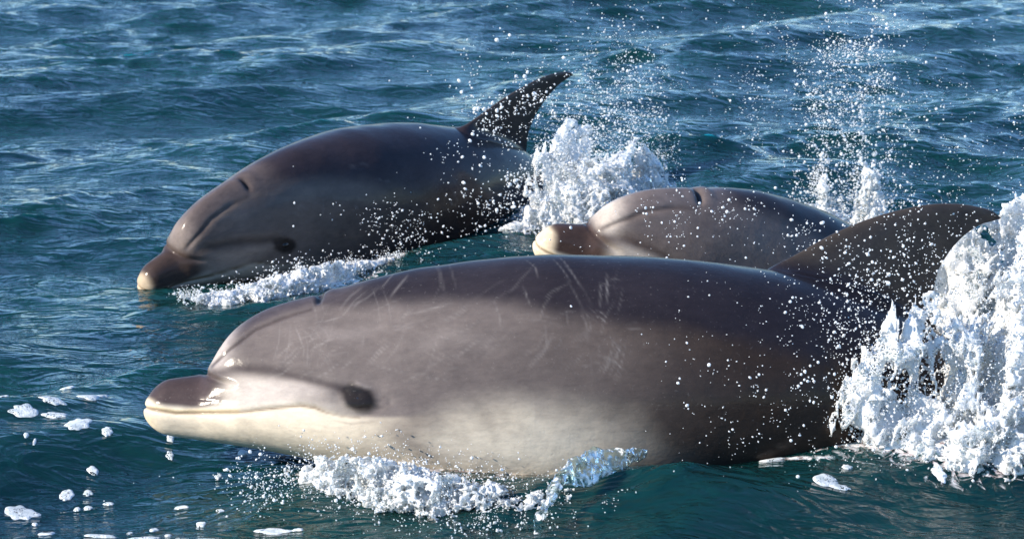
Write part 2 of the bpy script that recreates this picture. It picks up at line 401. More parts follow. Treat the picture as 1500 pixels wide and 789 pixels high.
def rest_dolphin(fin_lead, fin_trail, blow, EYE, STRIPE, res):
    NTH = 352 if res else 176
    s = np.concatenate([.05 * (1 - np.cos(np.linspace(0, math.pi / 2, 26)))[:-1], np.arange(.05, .56, .0026 if res else .004), np.arange(.5605, 1.05, .0036 if res else .010), np.arange(1.0525, 1.75, .007 if res else .010), np.arange(1.752, 2.851, .014), [2.85]])
    s[0] = 1e-5
    cap = np.sqrt(np.clip(1 - (1 - np.minimum(s / .05, 1)) ** 2, 0, 1))
    tail = np.sqrt(np.clip((2.852 - s) / .03, 0, 1))
    zm = pchip(*MID, s); ht = (pchip(*TOP, s) - zm) * cap * tail; hb = (zm - pchip(*BOT, s)) * cap * tail; w = pchip(*WID, s) * np.sqrt(cap) * cap ** .3 * tail
    th = np.linspace(0, 2 * math.pi, NTH, endpoint=False)
    S, T = np.meshgrid(s, th, indexing='ij'); co, si = np.cos(T), np.sin(T)
    # upper head narrows into the melon; body is a plain oval
    melon = np.exp(-((S - .25) / .11) ** 2)
    ez = 1 + .10 * melon * (co > 0); ey = 1 + .28 * melon * (co > 0) + .16 * np.exp(-((S - .06) / .06) ** 2) * (co > 0) * -1
    Yy = w[:, None] * np.sign(si) * np.abs(si) ** ey
    Zz = zm[:, None] + np.where(co > 0, ht[:, None], hb[:, None]) * np.sign(co) * np.abs(co) ** ez
    V = np.stack([S, Yy, Zz], -1)
    def normals(V):
        du = np.gradient(V, axis=0); dv = np.roll(V, -1, 1) - np.roll(V, 1, 1)
        n = np.cross(dv, du); n /= np.linalg.norm(n, axis=-1, keepdims=True) + 1e-12
        return n
    N = normals(V)
    if (N[len(s) // 2, NTH // 4] @ np.array([0, 1, 0])) < 0: N = -N
    side = np.clip(np.abs(N[..., 1]) * 1.6, 0, 1).ravel(); p = V[..., 0].ravel(); q = V[..., 2].ravel(); D = np.zeros(len(p))
    hd = p < .62
    pi, qi = p[hd], q[hd]; sd = side[hd]
    d, f = seg_dist(pi, qi, MOUTH); k = np.zeros(len(pi)); front = np.where(pi < .05, 1.0, sd)
    k -= .0048 * np.exp(-(d / .0036) ** 2) * front * (1 - .65 * sstep(.80, .88, f)) * (1 - sstep(.93, 1, f))
    k += .0010 * np.exp(-((d - .013) / .011) ** 2) * (qi < 0.02) * front * (1 - sstep(.6, 1, f))
    d, f = seg_dist(pi, qi, STRIPE); k -= .0020 * np.exp(-(d / .013) ** 2) * sd * sstep(0, .12, f)
    k += .0008 * np.exp(-((d - .028) / .015) ** 2) * sd * sstep(0, .2, f)
    d, f = seg_dist(pi, qi, FOLD); k -= .0036 * np.exp(-(d / .0042) ** 2) * np.minimum(sd * 1.5, 1) * sstep(0, .1, f) * (1 - sstep(.7, 1, f))
    k += .0010 * np.exp(-((d - .012) / .010) ** 2) * sd * (1 - sstep(.6, 1, f))
    d, f = seg_dist(pi, qi, CREASE); k -= .0075 * np.exp(-(d / .0060) ** 2) * (1 - sstep(.45, 1, f))
    # eye: lids bulging out of a shallow socket with a ring fold under it
    de = np.hypot((pi - EYE[0]) / 1.35, qi - EYE[1])
    k += (.0028 * np.exp(-(de / .017) ** 2) - .0022 * np.exp(-((de - .030) / .010) ** 2)) * sd
    k += .0048 * np.exp(-(np.hypot((pi - EYE[0] + .004) / 1.9, qi - EYE[1] - .024) / .011) ** 2) * sd
    # soft muscle behind the eye, ear spot
    k -= .0022 * np.exp(-(np.hypot(pi - .492, qi - .022) / .006) ** 2) * sd
    D[hd] = k
    # blowhole: crescent on top of the head with a lip behind it
    yy = V[..., 1].ravel(); topm = (q > .1) & hd
    yb = yy - .020; ds = p - .350 + .10 * np.abs(yb) ** 1.25
    D += topm * blow * (-.009 * np.exp(-(ds / .0065) ** 2) * np.exp(-(yb / .024) ** 4) + .0030 * np.exp(-((ds - .024) / .014) ** 2) * np.exp(-(yy / .04) ** 2) + .0012 * np.exp(-((ds + .022) / .012) ** 2) * np.exp(-(yy / .04) ** 2))
    # slow unevenness of flesh
    D += .0022 * value_noise(V.reshape(-1, 3), .16, 3) * sstep(.15, .5, p) + .0011 * value_noise(V.reshape(-1, 3), .06, 4) * sstep(.3, .6, p)
    V = V.reshape(-1, 3) + D[:, None] * N.reshape(-1, 3)
    ns = len(s); i = np.arange(ns * NTH).reshape(ns, NTH); j = np.roll(i, -1, 1)
    Fq = np.stack([i[:-1], i[1:], j[1:], j[:-1]], -1).reshape(-1, 4)
    VV, FF = [V], [Fq]; base = len(V); tagv = [np.zeros(len(V))]
    def put(v, f, tg):
        nonlocal base
        VV.append(v); FF.append(f + base); base += len(v); tagv.append(np.full(len(v), tg))
    # dorsal fin with a root that flares into the back
    n = 70; L = curve(fin_lead, n); T2 = curve(fin_trail, n); rows = []
    for a in range(n):
        h = a / (n - 1); mid = (L[a] + T2[a]) / 2
        above = max(0, mid[1] - float(pchip(*TOP, np.array([mid[0]]))[0]))
        thk = .024 * (1 - .78 * h)
        rows.append(((L[a][0], 0, L[a][1]), (T2[a][0], 0, T2[a][1]), thk))
    v, f = fin_shell(rows, 40, 1, (0, 1, 0))
    fm, fh, fw = pchip(*MID, v[:, 0]), pchip(*TOP, v[:, 0]), pchip(*WID, v[:, 0])
    zs = fm + (fh - fm) * np.sqrt(np.clip(1 - ((np.abs(v[:, 1]) + .022) / fw) ** 2, 0, 1)); Rf = .034; ab = np.clip(v[:, 2] - zs, 0, Rf)
    fil = Rf - np.sqrt(np.clip(Rf ** 2 - (Rf - ab) ** 2, 0, None))
    v[:, 1] += np.sign(v[:, 1]) * fil * np.clip(np.abs(v[:, 1]) / .014, 0, 1) ** .8; put(v, f, 1)
    # flippers, low on the chest, swept back and down
    for sd_ in (1, -1):
        A = curve([(.62, .10, -.15), (.74, .115, -.25), (.88, .12, -.33), (1.0, .12, -.38), (1.025, .12, -.385)], 30)
        B = curve([(.78, .09, -.15), (.86, .105, -.24), (.94, .115, -.32), (1.01, .12, -.38), (1.03, .12, -.385)], 30)
        rows = [((a[0], a[1] * sd_, a[2]), (b[0], b[1] * sd_, b[2]), .020 * (1 - .7 * k_ / 29)) for k_, (a, b) in enumerate(zip(A, B))]
        v, f = fin_shell(rows, 12, 1, (0, .9 * sd_, .3)); put(v, f, 2)
        A = curve([(2.52, .0, .006), (2.60, .12, .004), (2.72, .27, .002), (2.84, .36, .0), (2.87, .37, 0)], 26)
        B = curve([(2.80, .0, .006), (2.83, .06, .004), (2.86, .18, .002), (2.875, .32, .0), (2.875, .372, 0)], 26)
        rows = [((a[0], a[1] * sd_, a[2]), (b[0], b[1] * sd_, b[2]), .016 * (1 - .7 * k_ / 25)) for k_, (a, b) in enumerate(zip(A, B))]
        v, f = fin_shell(rows, 10, 1, (0, 0, 1)); put(v, f, 2)
    return np.concatenate(VV), np.concatenate(FF), np.concatenate(tagv)

def pigment(V, tg, look, EYE, STRIPE):
    s, y, z = V[:, 0], V[:, 1], V[:, 2]
    top = pchip(*TOP, s); bot = pchip(*BOT, s); v = np.clip((z - bot) / (top - bot + 1e-6), 0, 1.3)
    nz = value_noise(V, .09, 21) * .5 + value_noise(V, .035, 22) * .3
    C = np.tile(np.array(look['flank']), (len(s), 1))
    def lay(mask, c, op=1.0):
        nonlocal C
        m = np.clip(mask, 0, 1)[:, None] * op; C = C * (1 - m) + np.array(c) * m
    sn = s + .03 * nz; vn = v + .035 * nz
    lay((1 - sstep(.50, 1.02, sn)) * sstep(.08, .2, s), look['head'])
    lay(sstep(.66, 1.2, sn + .06 * value_noise(V, .22, 24)), look['rear'])
    # pale belly, rising highest behind the flipper, running out towards the tail
    vb = pchip([0, .35, .5, .62, .78, .92, 1.02, 1.15, 1.4, 2.0, 2.85], look['belly_line'], s)
    lay((1 - sstep(vb - .16, vb + .17, vn + .03 * value_noise(V, .2, 25))) * (1 - .88 * sstep(.74, 1.16, s + .05 * nz + .06 * value_noise(V, .22, 23) + .12 * (.3 - v))), look['belly'], 1.0)
    # dark cape over the back
    vc = pchip([0, .3, .4, .55, .8, 1.1, 1.4, 1.9, 2.85], look['cape_line'], s)
    lay(sstep(vc - .05, vc + .05, vn) * sstep(.3, .48, s), look['cape'], .95)
    # top of the head up to the blowhole
    d, f = seg_dist(s, z, FOLD)
    lay(sstep(.0, .02, z - np.interp(s, [a for a, b in FOLD], [b for a, b in FOLD])) * sstep(.14, .17, s) * (1 - sstep(.36, .46, s)), look['crown'], .85)
    lay(np.exp(-((s - .150) / .030) ** 2) * sstep(.075, .095, z) * (np.abs(y) < .3), look['pale'], .85)
    # band of pale skin over the mouth, jaw, lips
    mz = np.interp(s, [a for a, b in MOUTH], [b for a, b in MOUTH])
    lay(sstep(.0, .02, z - mz) * (1 - sstep(.045, .085, z)) * sstep(.14, .22, s) * (1 - sstep(.33, .42, s)), look['pale'], .85)
    lay((1 - sstep(-.004, .006, z - mz)) * (1 - sstep(.40, .58, sn)), look['jaw'])
    # dark saddle of the snout
    edge = pchip([0, .015, .05, .1, .15, .2, .3], [.034, .016, .005, .002, .010, .030, .06], s)
    lay(sstep(edge - .005, edge + .010, z + .003 * nz) * (1 - sstep(.13, .20, s + .02 * nz + (z - .04) * .6)) * (1 - sstep(.071, .080, z) * sstep(.118, .128, s)) * sstep(.004, .018, s), look['snout'])
    d, f = seg_dist(s, z, [(.005, .012)] + [(a, b + .004) for a, b in MOUTH[1:5]])
    lay(np.exp(-(d / .0045) ** 2), look['lip'], .75)
    lay((1 - sstep(look.get('tip_s', .012), look.get('tip_s', .012) + .022, s + .010 * nz)) * (1 - sstep(look['tip_top'] - .012, look['tip_top'] + .004, z)), look['tip'], .85)
    # mouth line, dark stripe from melon to eye, eye patch
    d, f = seg_dist(s, z, MOUTH); lay(np.exp(-(d / .0026) ** 2) * (s < .44) * sstep(.0, .03, f) * (1 - .5 * sstep(.8, .9, f)), (.13, .085, .05), .75)
    for pl, wd_, op_, c_ in look.get('lines', ()):
        d, f = seg_dist(s, z, pl); lay(np.exp(-(d / wd_) ** 2) * np.sin(np.clip(f, .03, .97) * math.pi) ** .6 * (s < .75), c_, op_)
    d, f = seg_dist(s, z, STRIPE); lay(np.exp(-(d / .011) ** 2) * sstep(.02, .25, f), look['stripe'], .85)
    d, f = seg_dist(s, z, FOLD); lay(np.exp(-(d / .0042) ** 2) * (s < .4), look['stripe'], .8 * look.get('fold', 1))
    ex, ez = s - EYE[0] + .003, z - EYE[1] + .002; de = np.hypot((ex * .94 - ez * .34) / 1.5, ex * .34 + ez * .94) + .004 * value_noise(V, .012, 31)
    lay(1 - sstep(.018, .033, de + .006 * nz), look['eye'], .97)
    de = np.hypot((s - .36) / 2.6, z - .03); lay(np.exp(-(de / .018) ** 2), look['stripe'], .35)
    # blowhole slit
    ds = s - .350 + .10 * np.abs(y - .020) ** 1.25
    lay(np.exp(-(ds / .0075) ** 2) * np.exp(-((y - .020) / .022) ** 4) * (z > .1) * (s < .5), (.012, .010, .010), .97)
    # tooth-rake scars: bundles of fine parallel pale lines
    rr = np.random.default_rng(look['seed'])
    for k in range(look['scars']):
        s0 = rr.uniform(*look['scar_s']); v0 = rr.uniform(.48, .9); an = rr.normal(0.9, .7); ln = rr.uniform(.02, .085); nl = rr.choice([1, 1, 1, 2, 3])
        z0 = float(np.interp(v0, [0, 1], [pchip(*BOT, np.array([s0]))[0], pchip(*TOP, np.array([s0]))[0]]))
        wd = rr.uniform(.0011, .0018); op = rr.uniform(.03, .14); tone = rr.choice([.40, .55, .5])
        cv = rr.normal(0, .3)
        for q in range(nl):
            ox, oz = -math.sin(an) * q * .009 + rr.normal(0, .006), math.cos(an) * q * .009 + rr.normal(0, .006)
            m1 = (s0 + ox + ln * .5 * math.cos(an) , z0 + oz + ln * .5 * math.sin(an)); m2 = (m1[0] + ln * .5 * math.cos(an + cv), m1[1] + ln * .5 * math.sin(an + cv))
            near = (np.abs(s - s0) < ln + .06) & (np.abs(z - z0) < ln + .06) & (y > 0 if rr.random() < 2 else y < 0)
            if near.any():
                d, f = seg_dist(s[near], z[near], [(s0 + ox, z0 + oz), m1, m2])
                m = np.exp(-(d / wd) ** 2) * np.sin(np.clip(f, .02, .98) * math.pi) ** .5 * op * (y[near] > .02)
                C[near] = C[near] * (1 - m[:, None]) + np.array([tone, tone * .95, tone * .9]) * m[:, None]
    fin = tg == 1
    if fin.any():
        C[fin] = np.array(look['fin']) * (1 + .25 * nz[fin, None])
        lo = sstep(0, .05, z[fin] - top[fin]); C[fin] = C[fin] * lo[:, None] + (1 - lo[:, None]) * np.array(look['cape'])
    C[tg == 2] = look['cape']
    return np.clip(C, .004, .9)

FIN_L = [(1.17, .20), (1.27, .287), (1.33, .325), (1.41, .385), (1.50, .448), (1.58, .497), (1.64, .522), (1.675, .530), (1.692, .524)]
FIN_T = [(1.69, .14), (1.63, .235), (1.605, .30), (1.604, .35), (1.615, .40), (1.635, .45), (1.66, .49), (1.682, .512), (1.690, .520)]

def make_dolphin(label, par, sc, look, mat, blow=1.0):
    sp = spine(*par, sc); EYE = look['eye_at']; ST = stripe_to(EYE)
    V, F, tg = rest_dolphin(FIN_L, FIN_T, blow, EYE, ST, look['res'])
    C = pigment(V, tg, look, EYE, ST); Wp = pose(sp, V, sc)
    base = pose(sp, [(1.0, 0, -.2)], sc)[0]
    root = link('dolphin', None, label=label, cat='dolphin', group='dolphins swimming side by side'); root.location = base
    me = mesh_from('body', Wp - base, F, True, mat)
    if len(me.vertices) == len(V):
        vattr(me, 'pigment', C); a = me.attributes.new('rest', 'FLOAT_VECTOR', 'POINT'); a.data.foreach_set('vector', np.ascontiguousarray(V, np.float32).ravel())
    link('body', me, root)
    for sd in (1, -1):
        # eyeball: a flattened ball set between the lids
        u = np.linspace(0, math.pi, 13); v = np.linspace(0, 2 * math.pi, 20, endpoint=False); U, T = np.meshgrid(u, v, indexing='ij')
        wy = float(pchip(*WID, np.array([EYE[0]]))[0])
        E = np.stack([EYE[0] + .0125 * np.sin(U) * np.cos(T), sd * (wy - .0075 + .0095 * np.cos(U)), EYE[1] - .001 + .0080 * np.sin(U) * np.sin(T)], -1).reshape(-1, 3)
        i = np.arange(13 * 20).reshape(13, 20); j = np.roll(i, -1, 1)
        Fe = np.stack([i[:-1], i[1:], j[1:], j[:-1]], -1).reshape(-1, 4)
        link('eye', mesh_from('eye', pose(sp, E, sc) - base, Fe, True, M_EYE), root)
    return sp

LINES = [([(.455, .022), (.475, .028), (.495, .040)], .0022, .55, (.07, .06, .058)), ([(.458, .014), (.48, .012), (.50, .004)], .0020, .45, (.08, .065, .06)), ([(.40, .052), (.43, .058), (.462, .046)], .004, .55, (.42, .37, .34)),  # wrinkles behind the eye: painted crease shade; pale brow stroke: painted sun highlight
         ([(.47, -.012), (.51, -.040), (.56, -.085), (.61, -.12)], .020, .55, (.15, .128, .118)), ([(.38, -.012), (.42, -.020), (.47, -.014)], .0025, .4, (.22, .18, .15)), ([(.62, .06), (.66, .0), (.69, -.07)], .012, .30, (.10, .085, .08)),  # starts with the throat fold, its shade painted as a soft dark stroke
         ([(.50, .085), (.53, .03), (.535, -.02)], .010, .28, (.09, .075, .072)), ([(.33, .165), (.40, .15), (.47, .165)], .014, .22, (.30, .265, .25)), ([(.52, .12), (.60, .15), (.70, .13)], .018, .22, (.26, .23, .215)), ([(.57, -.02), (.70, -.01), (.86, -.035)], .030, .35, (.52, .465, .37))]
LOOK_NEAR = dict(lines=LINES, eye_at=(.436, .030), res=1, tip=(.72, .62, .44), tip_top=.022, flank=(.095, .078, .070), head=(.132, .112, .104), rear=(.038, .024, .017), belly=(.68, .615, .50), cape=(.020, .017, .022), crown=(.060, .050, .056),
    pale=(.52, .46, .41), jaw=(.66, .58, .45), snout=(.062, .045, .044), lip=(.70, .56, .34), stripe=(.058, .046, .045), eye=(.007, .005, .005), fin=(.060, .050, .043),
    belly_line=[.60, .36, .17, .30, .36, .30, .14, .04, .02, .02, .02], cape_line=[.96, .95, .88, .84, .77, .69, .58, .46, .42], seed=5, scars=95, scar_s=(.25, .92))
LOOK_FAR = dict(eye_at=(.425, .058), res=0, tip=(.55, .44, .30), tip_top=.06, flank=(.056, .038, .031), head=(.118, .094, .083), rear=(.034, .025, .022), belly=(.40, .36, .30), cape=(.026, .020, .025), crown=(.105, .084, .080),
    pale=(.22, .18, .155), jaw=(.30, .26, .21), snout=(.055, .038, .032), lip=(.12, .09, .06), stripe=(.045, .036, .032), eye=(.020, .016, .015), fin=(.055, .046, .042),
    belly_line=[.42, .25, .22, .22, .2, .16, .1, .06, .02, .02, .02], cape_line=[.97, .97, .93, .88, .80, .74, .68, .55, .5], seed=8, scars=9, scar_s=(.4, 1.2), fold=.7)
LOOK_MID = dict(eye_at=(.430, .030), res=0, tip=(.72, .61, .43), tip_top=.055, tip_s=.026, flank=(.090, .072, .064), head=(.150, .122, .110), rear=(.05, .040, .036), belly=(.55, .50, .41), cape=(.024, .019, .023), crown=(.17, .142, .135),
    pale=(.56, .50, .43), jaw=(.62, .55, .43), snout=(.060, .040, .034), lip=(.70, .56, .36), stripe=(.075, .056, .050), eye=(.022, .017, .016), fin=(.055, .046, .042),
    belly_line=[.60, .42, .33, .30, .3, .25, .2, .1, .05, .05, .05], cape_line=[.99, .99, .96, .92, .86, .80, .70, .55, .5], seed=13, scars=7, scar_s=(.3, .9), fold=.8)

M_SK1 = mat_skin('scarred_wet_skin', 1.0); M_SK2 = mat_skin('dark_wet_skin', .4, .42); M_SK3 = mat_skin('brown_wet_skin', .5)
SP_NEAR = make_dolphin('large scarred dolphin with cream jaw and pale belly, tail lost in white water',
    (4.913, 462, 440, -.27, (-.037, .063, .337, .1), (.037, -.047, .122, .49, .1)), 1.0, LOOK_NEAR, M_SK1)
SP_FAR = make_dolphin('dark dolphin with tall curved fin and its snout tip down at the water',
    (6.44, 348, 268, .30, (.69, .18, .035, .1), (-.34, .36, .08, .262, .1)), .88, LOOK_FAR, M_SK2)
SP_MID = make_dolphin('dolphin with raised cream-tipped snout, half hidden behind the scarred dolphin',
    (5.9, 1012, 283, .263, (.23, .405, .1, .1), (.212, .207, .12, .25, .1)), .95, LOOK_MID, M_SK3, 1.5)

# ------------------------------------------------------------------ splashes
def blob_tree():
    ng = bpy.data.node_groups.new('merge_drops', 'GeometryNodeTree')
    ng.interface.new_socket('Geometry', in_out='INPUT', socket_type='NodeSocketGeometry'); ng.interface.new_socket('Geometry', in_out='OUTPUT', socket_type='NodeSocketGeometry')
    N = ng.nodes; a = N.new('NodeGroupInput'); z = N.new('NodeGroupOutput')
    na = N.new('GeometryNodeInputNamedAttribute'); na.data_type = 'FLOAT'; na.inputs['Name'].default_value = 'rad'
    mp = N.new('GeometryNodeMeshToPoints'); pv = N.new('GeometryNodePointsToVolume'); pv.resolution_mode = 'VOXEL_SIZE'
    vm = N.new('GeometryNodeVolumeToMesh'); vm.resolution_mode = 'GRID'
    vm.inputs['Threshold'].default_value = 0.1; vm.inputs['Adaptivity'].default_value = 0.0
    L = ng.links; L.new(a.outputs[0], mp.inputs[0]); L.new(na.outputs['Attribute'], mp.inputs['Radius']); L.new(na.outputs['Attribute'], pv.inputs['Radius'])
    L.new(mp.outputs[0], pv.inputs['Points']); L.new(pv.outputs[0], vm.inputs['Volume']); L.new(vm.outputs[0], z.inputs[0])
    return ng, pv
BLOB, BLOB_PV = blob_tree()
def merged_water(P, r, voxel, mat, name):
    """liquid skin round a cloud of points: near ones run together, far ones stay drops"""
    me = bpy.data.meshes.new('points'); me.vertices.add(len(P)); me.vertices.foreach_set('co', np.ascontiguousarray(P, np.float32).ravel())
    vattr(me, 'rad', r); BLOB_PV.inputs['Voxel Size'].default_value = voxel
    o = bpy.data.objects.new('points', me); col.objects.link(o)
    m = o.modifiers.new('b', 'NODES'); m.node_group = BLOB
    dg = bpy.context.evaluated_depsgraph_get(); dg.update()
    out = bpy.data.meshes.new_from_object(o.evaluated_get(dg)); out.name = name
    bpy.data.objects.remove(o); bpy.data.meshes.remove(me)
    out.materials.clear(); out.materials.append(mat)
    out.polygons.foreach_set('use_smooth', np.ones(len(out.polygons), bool))
    return out

def unit(v): return v / (np.linalg.norm(v, axis=-1, keepdims=True) + 1e-9)
def jets(src, dirs, vmax, n, t, r0, r1=.25, gap=.45, wob=.012, seed=1, u0=0.0):
    """threads of water thrown from src along dirs; each point of a thread has its own speed"""
    r = np.random.default_rng(seed); J = len(src)
    u = np.clip(np.linspace(u0, 1, n)[None] + r.normal(0, .02, (J, n)), 0, 1.1)
    vm = (vmax * r.beta(2.2, 2.2, J) * 1.5)[:, None] if np.isscalar(vmax) else vmax[:, None]
    tt = (t * r.uniform(.75, 1.2, J))[:, None]
    P = src[:, None] + dirs[:, None] * (u * vm * tt)[..., None]
    P[..., 2] -= (.5 * 9.81 * tt ** 2) * u ** .5 * .35
    ph = r.uniform(0, 6.28, (J, 3)); fr = r.uniform(8, 22, (J, 3))
    P += wob * np.sin(fr[:, None] * u[..., None] + ph[:, None]) * u[..., None] + r.normal(0, wob * .35, P.shape) * (.3 + u[..., None])
    R = r0 * (1 - (1 - r1) * u ** .7) * r.lognormal(0, .32, u.shape)
    seg = np.sin(u * r.uniform(9, 30, (J, 1)) + ph[:, :1]) * .5 + .5
    keep = (seg > gap * np.clip(u * 1.6 - .2, 0, 1)) & (r.random(u.shape) > .25 * u)
    return P[keep], R[keep]

ICO = None
def ico(sub):
    import bmesh
    bm = bmesh.new(); bmesh.ops.create_icosphere(bm, subdivisions=sub, radius=1.0)
    v = np.array([x.co[:] for x in bm.verts]); f = np.array([[y.index for y in x.verts] for x in bm.faces]); bm.free(); return v, f
IV1, IF1 = ico(1); IV2, IF2 = ico(2)
def drops_mesh(name, P, r, mat, seed=0, stretch=.5):
    g = np.random.default_rng(seed); n = len(P)
    A = unit(g.normal(size=(n, 3))); k = 1 + stretch * g.random(n) ** 2
    B = IV1[None] * r[:, None, None]
    B = B + A[:, None] * ((B * A[:, None]).sum(-1) * (k[:, None] - 1))[..., None]
    V = (P[:, None] + B).reshape(-1, 3); F = (IF1[None] + (np.arange(n) * len(IV1))[:, None, None]).reshape(-1, 3)
    return mesh_from(name, V, F, True, mat)

def line(p, n, g): 
    p = np.asarray(p, float); t = g.random(n) * (len(p) - 1); i = np.minimum(t.astype(int), len(p) - 2); f = (t - i)[:, None]
    return p[i] * (1 - f) + p[i + 1] * f

def splash(label, loc, parts):
    root = link('splash', None, label=label, cat='splash', group='splashes round the dolphins'); root.location = loc
    for nm, me, kind in parts:
        me.transform(__import__('mathutils').Matrix.Translation(-Vector(loc))); link(nm, me, root, kind=kind)
    return root

G = np.random.default_rng(31)
OV = np.array([(1, 0, 0), (-1, 0, 0), (0, 1, 0), (0, -1, 0), (0, 0, 1), (0, 0, -1)], float)
OF = np.array([(0, 2, 4), (2, 1, 4), (1, 3, 4), (3, 0, 4), (2, 0, 5), (1, 2, 5), (3, 1, 5), (0, 3, 5)])
def mist_mesh(P, r, seed=0):
    g = np.random.default_rng(seed); n = len(P); A = unit(g.normal(size=(n, 3))); B = unit(np.cross(A, unit(g.normal(size=(n, 3))))); C = np.cross(A, B)
    k = r[:, None] * g.uniform(.7, 1.6, (n, 3))
    V = P[:, None] + OV[None, :, :1] * (A * k[:, :1])[:, None] + OV[None, :, 1:2] * (B * k[:, 1:2])[:, None] + OV[None, :, 2:] * (C * k[:, 2:])[:, None]
    return mesh_from('spray', V.reshape(-1, 3), (OF[None] + (np.arange(n) * 6)[:, None, None]).reshape(-1, 3), True, M_DROP)

def surface_net(f, lo, vox):
    """mesh of the skin f = 0 on a grid (naive surface nets)"""
    ins = f > 0; nx, ny, nz = f.shape
    cnt = np.zeros((nx - 1, ny - 1, nz - 1), np.int8); acc = np.zeros((nx - 1, ny - 1, nz - 1, 3), np.float32)
    def sl(a, o): return a[o[0]:o[0] + nx - 1, o[1]:o[1] + ny - 1, o[2]:o[2] + nz - 1]
    for ax in range(3):
        for b in (0, 1):
            for c in (0, 1):
                o = [0, 0, 0]; oth = [k for k in range(3) if k != ax]; o[oth[0]] = b; o[oth[1]] = c; o2 = list(o); o2[ax] = 1
                a0, a1 = sl(f, o), sl(f, o2); x = (a0 > 0) != (a1 > 0)
                t = np.where(x, a0 / np.where(x, a0 - a1, 1), 0)
                cnt += x; acc[..., ax] += np.where(x, t, 0); acc[..., oth[0]] += x * b; acc[..., oth[1]] += x * c
    act = cnt > 0; idx = np.full(act.shape, -1, np.int32); idx[act] = np.arange(act.sum())
    V = (np.argwhere(act) + acc[act] / cnt[act][:, None]) * vox + lo
    F = []
    for ax in range(3):
        b, c = [k for k in range(3) if k != ax]
        a0 = ins.take(range(f.shape[ax] - 1), ax); a1 = ins.take(range(1, f.shape[ax]), ax)
        e = np.argwhere(a0 != a1); e = e[(e[:, b] > 0) & (e[:, c] > 0) & (e[:, b] < f.shape[b] - 1) & (e[:, c] < f.shape[c] - 1)]
        q = []
        for db, dc in ((0, 0), (1, 0), (1, 1), (0, 1)):
            k = e.copy(); k[:, b] -= db; k[:, c] -= dc; q.append(idx[k[:, 0], k[:, 1], k[:, 2]])
        q = np.stack(q, -1); flip = ins[e[:, 0], e[:, 1], e[:, 2]] ^ (ax == 1)
        q[flip] = q[flip][:, ::-1]; F.append(q)
    return V, np.concatenate(F)

def foam_body(xr, tab, zb, vox, seed, lean=(0, 0), scale=.06, amp=.75, streak=1.6, mat=None, edge=1.0):
    """churned water: tab rows (x, middle y, half depth, height, fullness); torn by ridged noise drawn out along the throw"""
    tab = np.array(tab, float); X = np.arange(xr[0], xr[1], vox); H = tab[:, 3].max() * 1.35
    y0, y1 = (tab[:, 1] - tab[:, 2] * 1.6).min() - abs(lean[1]) * H, (tab[:, 1] + tab[:, 2] * 1.6).max() + abs(lean[1]) * H
    Y = np.arange(y0, y1, vox); Z = np.arange(-.03, H, vox)
    gx, gy, gz = np.meshgrid(X, Y, Z, indexing='ij'); p = np.stack([gx.ravel(), gy.ravel(), gz.ravel()], -1)
    q = p.copy(); q[:, 0] -= lean[0] * q[:, 2]; q[:, 1] -= lean[1] * q[:, 2]
    it = lambda k: np.interp(q[:, 0], tab[:, 0], tab[:, k])
    zz = np.clip(q[:, 2], 0, None) / it(3)
    E = it(4) - 3.0 * (sstep(xr[1] - .05, xr[1], p[:, 0]) + 1 - sstep(xr[0], xr[0] + .05, p[:, 0])) * edge - 1.1 * zz ** 1.8 - ((q[:, 1] - it(1)) / it(2)) ** 2 * (.75 + .5 * zz)
    ok = E > -amp * 1.3; q, Eo = q[ok], E[ok]
    q2 = q.copy(); q2[:, 2] /= streak; w = np.stack([value_noise(q2, scale * 1.3, seed + k) for k in range(3)], -1); q2 = q2 + .35 * scale * w
    N = 0
    for k, (sc, a) in enumerate(((1, .70), (.5, .55), (.25, .48), (.12, .40))):
        N = N + a * (1 - 2.6 * np.abs(value_noise(q2 + 3.3 * k, scale * sc, seed + 7 + k)))
    f = np.full(len(p), -1., np.float32); f[ok] = Eo + amp * N
    V, F = surface_net(f.reshape(gx.shape), np.array([X[0], Y[0], Z[0] + zb]), vox)
    return mesh_from('white_water', V, F, True, mat or M_FOAM)

def mist(n, tab, zb, up, r, seed, spread=.03):
    """fine drops thrown off a body of churned water"""
    g = np.random.default_rng(seed); tab = np.array(tab, float); k = n * 4
    x = tab[0, 0] + (tab[-1, 0] - tab[0, 0]) * g.random(k); t = lambda c: np.interp(x, tab[:, 0], tab[:, c])
    P = np.stack([x + g.normal(0, spread, k), t(1) + t(2) * g.normal(0, .8, k), zb + t(3) * up * np.abs(g.normal(.45, .42, k))], -1)
    q = P.copy(); q[:, 2] *= .45
    n1 = np.abs(value_noise(q, .045, seed)) + .5 * np.abs(value_noise(P, .018, seed + 1)) + .35 * g.random(k)
    P = P[np.argsort(n1)[:n]]
    return mist_mesh(P, np.clip(r * g.lognormal(0, .5, n), .0005, r * 3.2), seed)

def waterline(pts): return np.array([on_water(x, y) for x, y in pts])
def frothy(label, bodies, m, zb):
    parts = []
    for b in bodies: me = foam_body(**b); parts.append(('white_water', me, None)); print('splash', len(me.polygons))
    parts.append(('spray', mist(*m), 'stuff')); t = np.array(m[1]).mean(0)
    splash(label, (float(t[0]), float(t[1]), zb), parts)

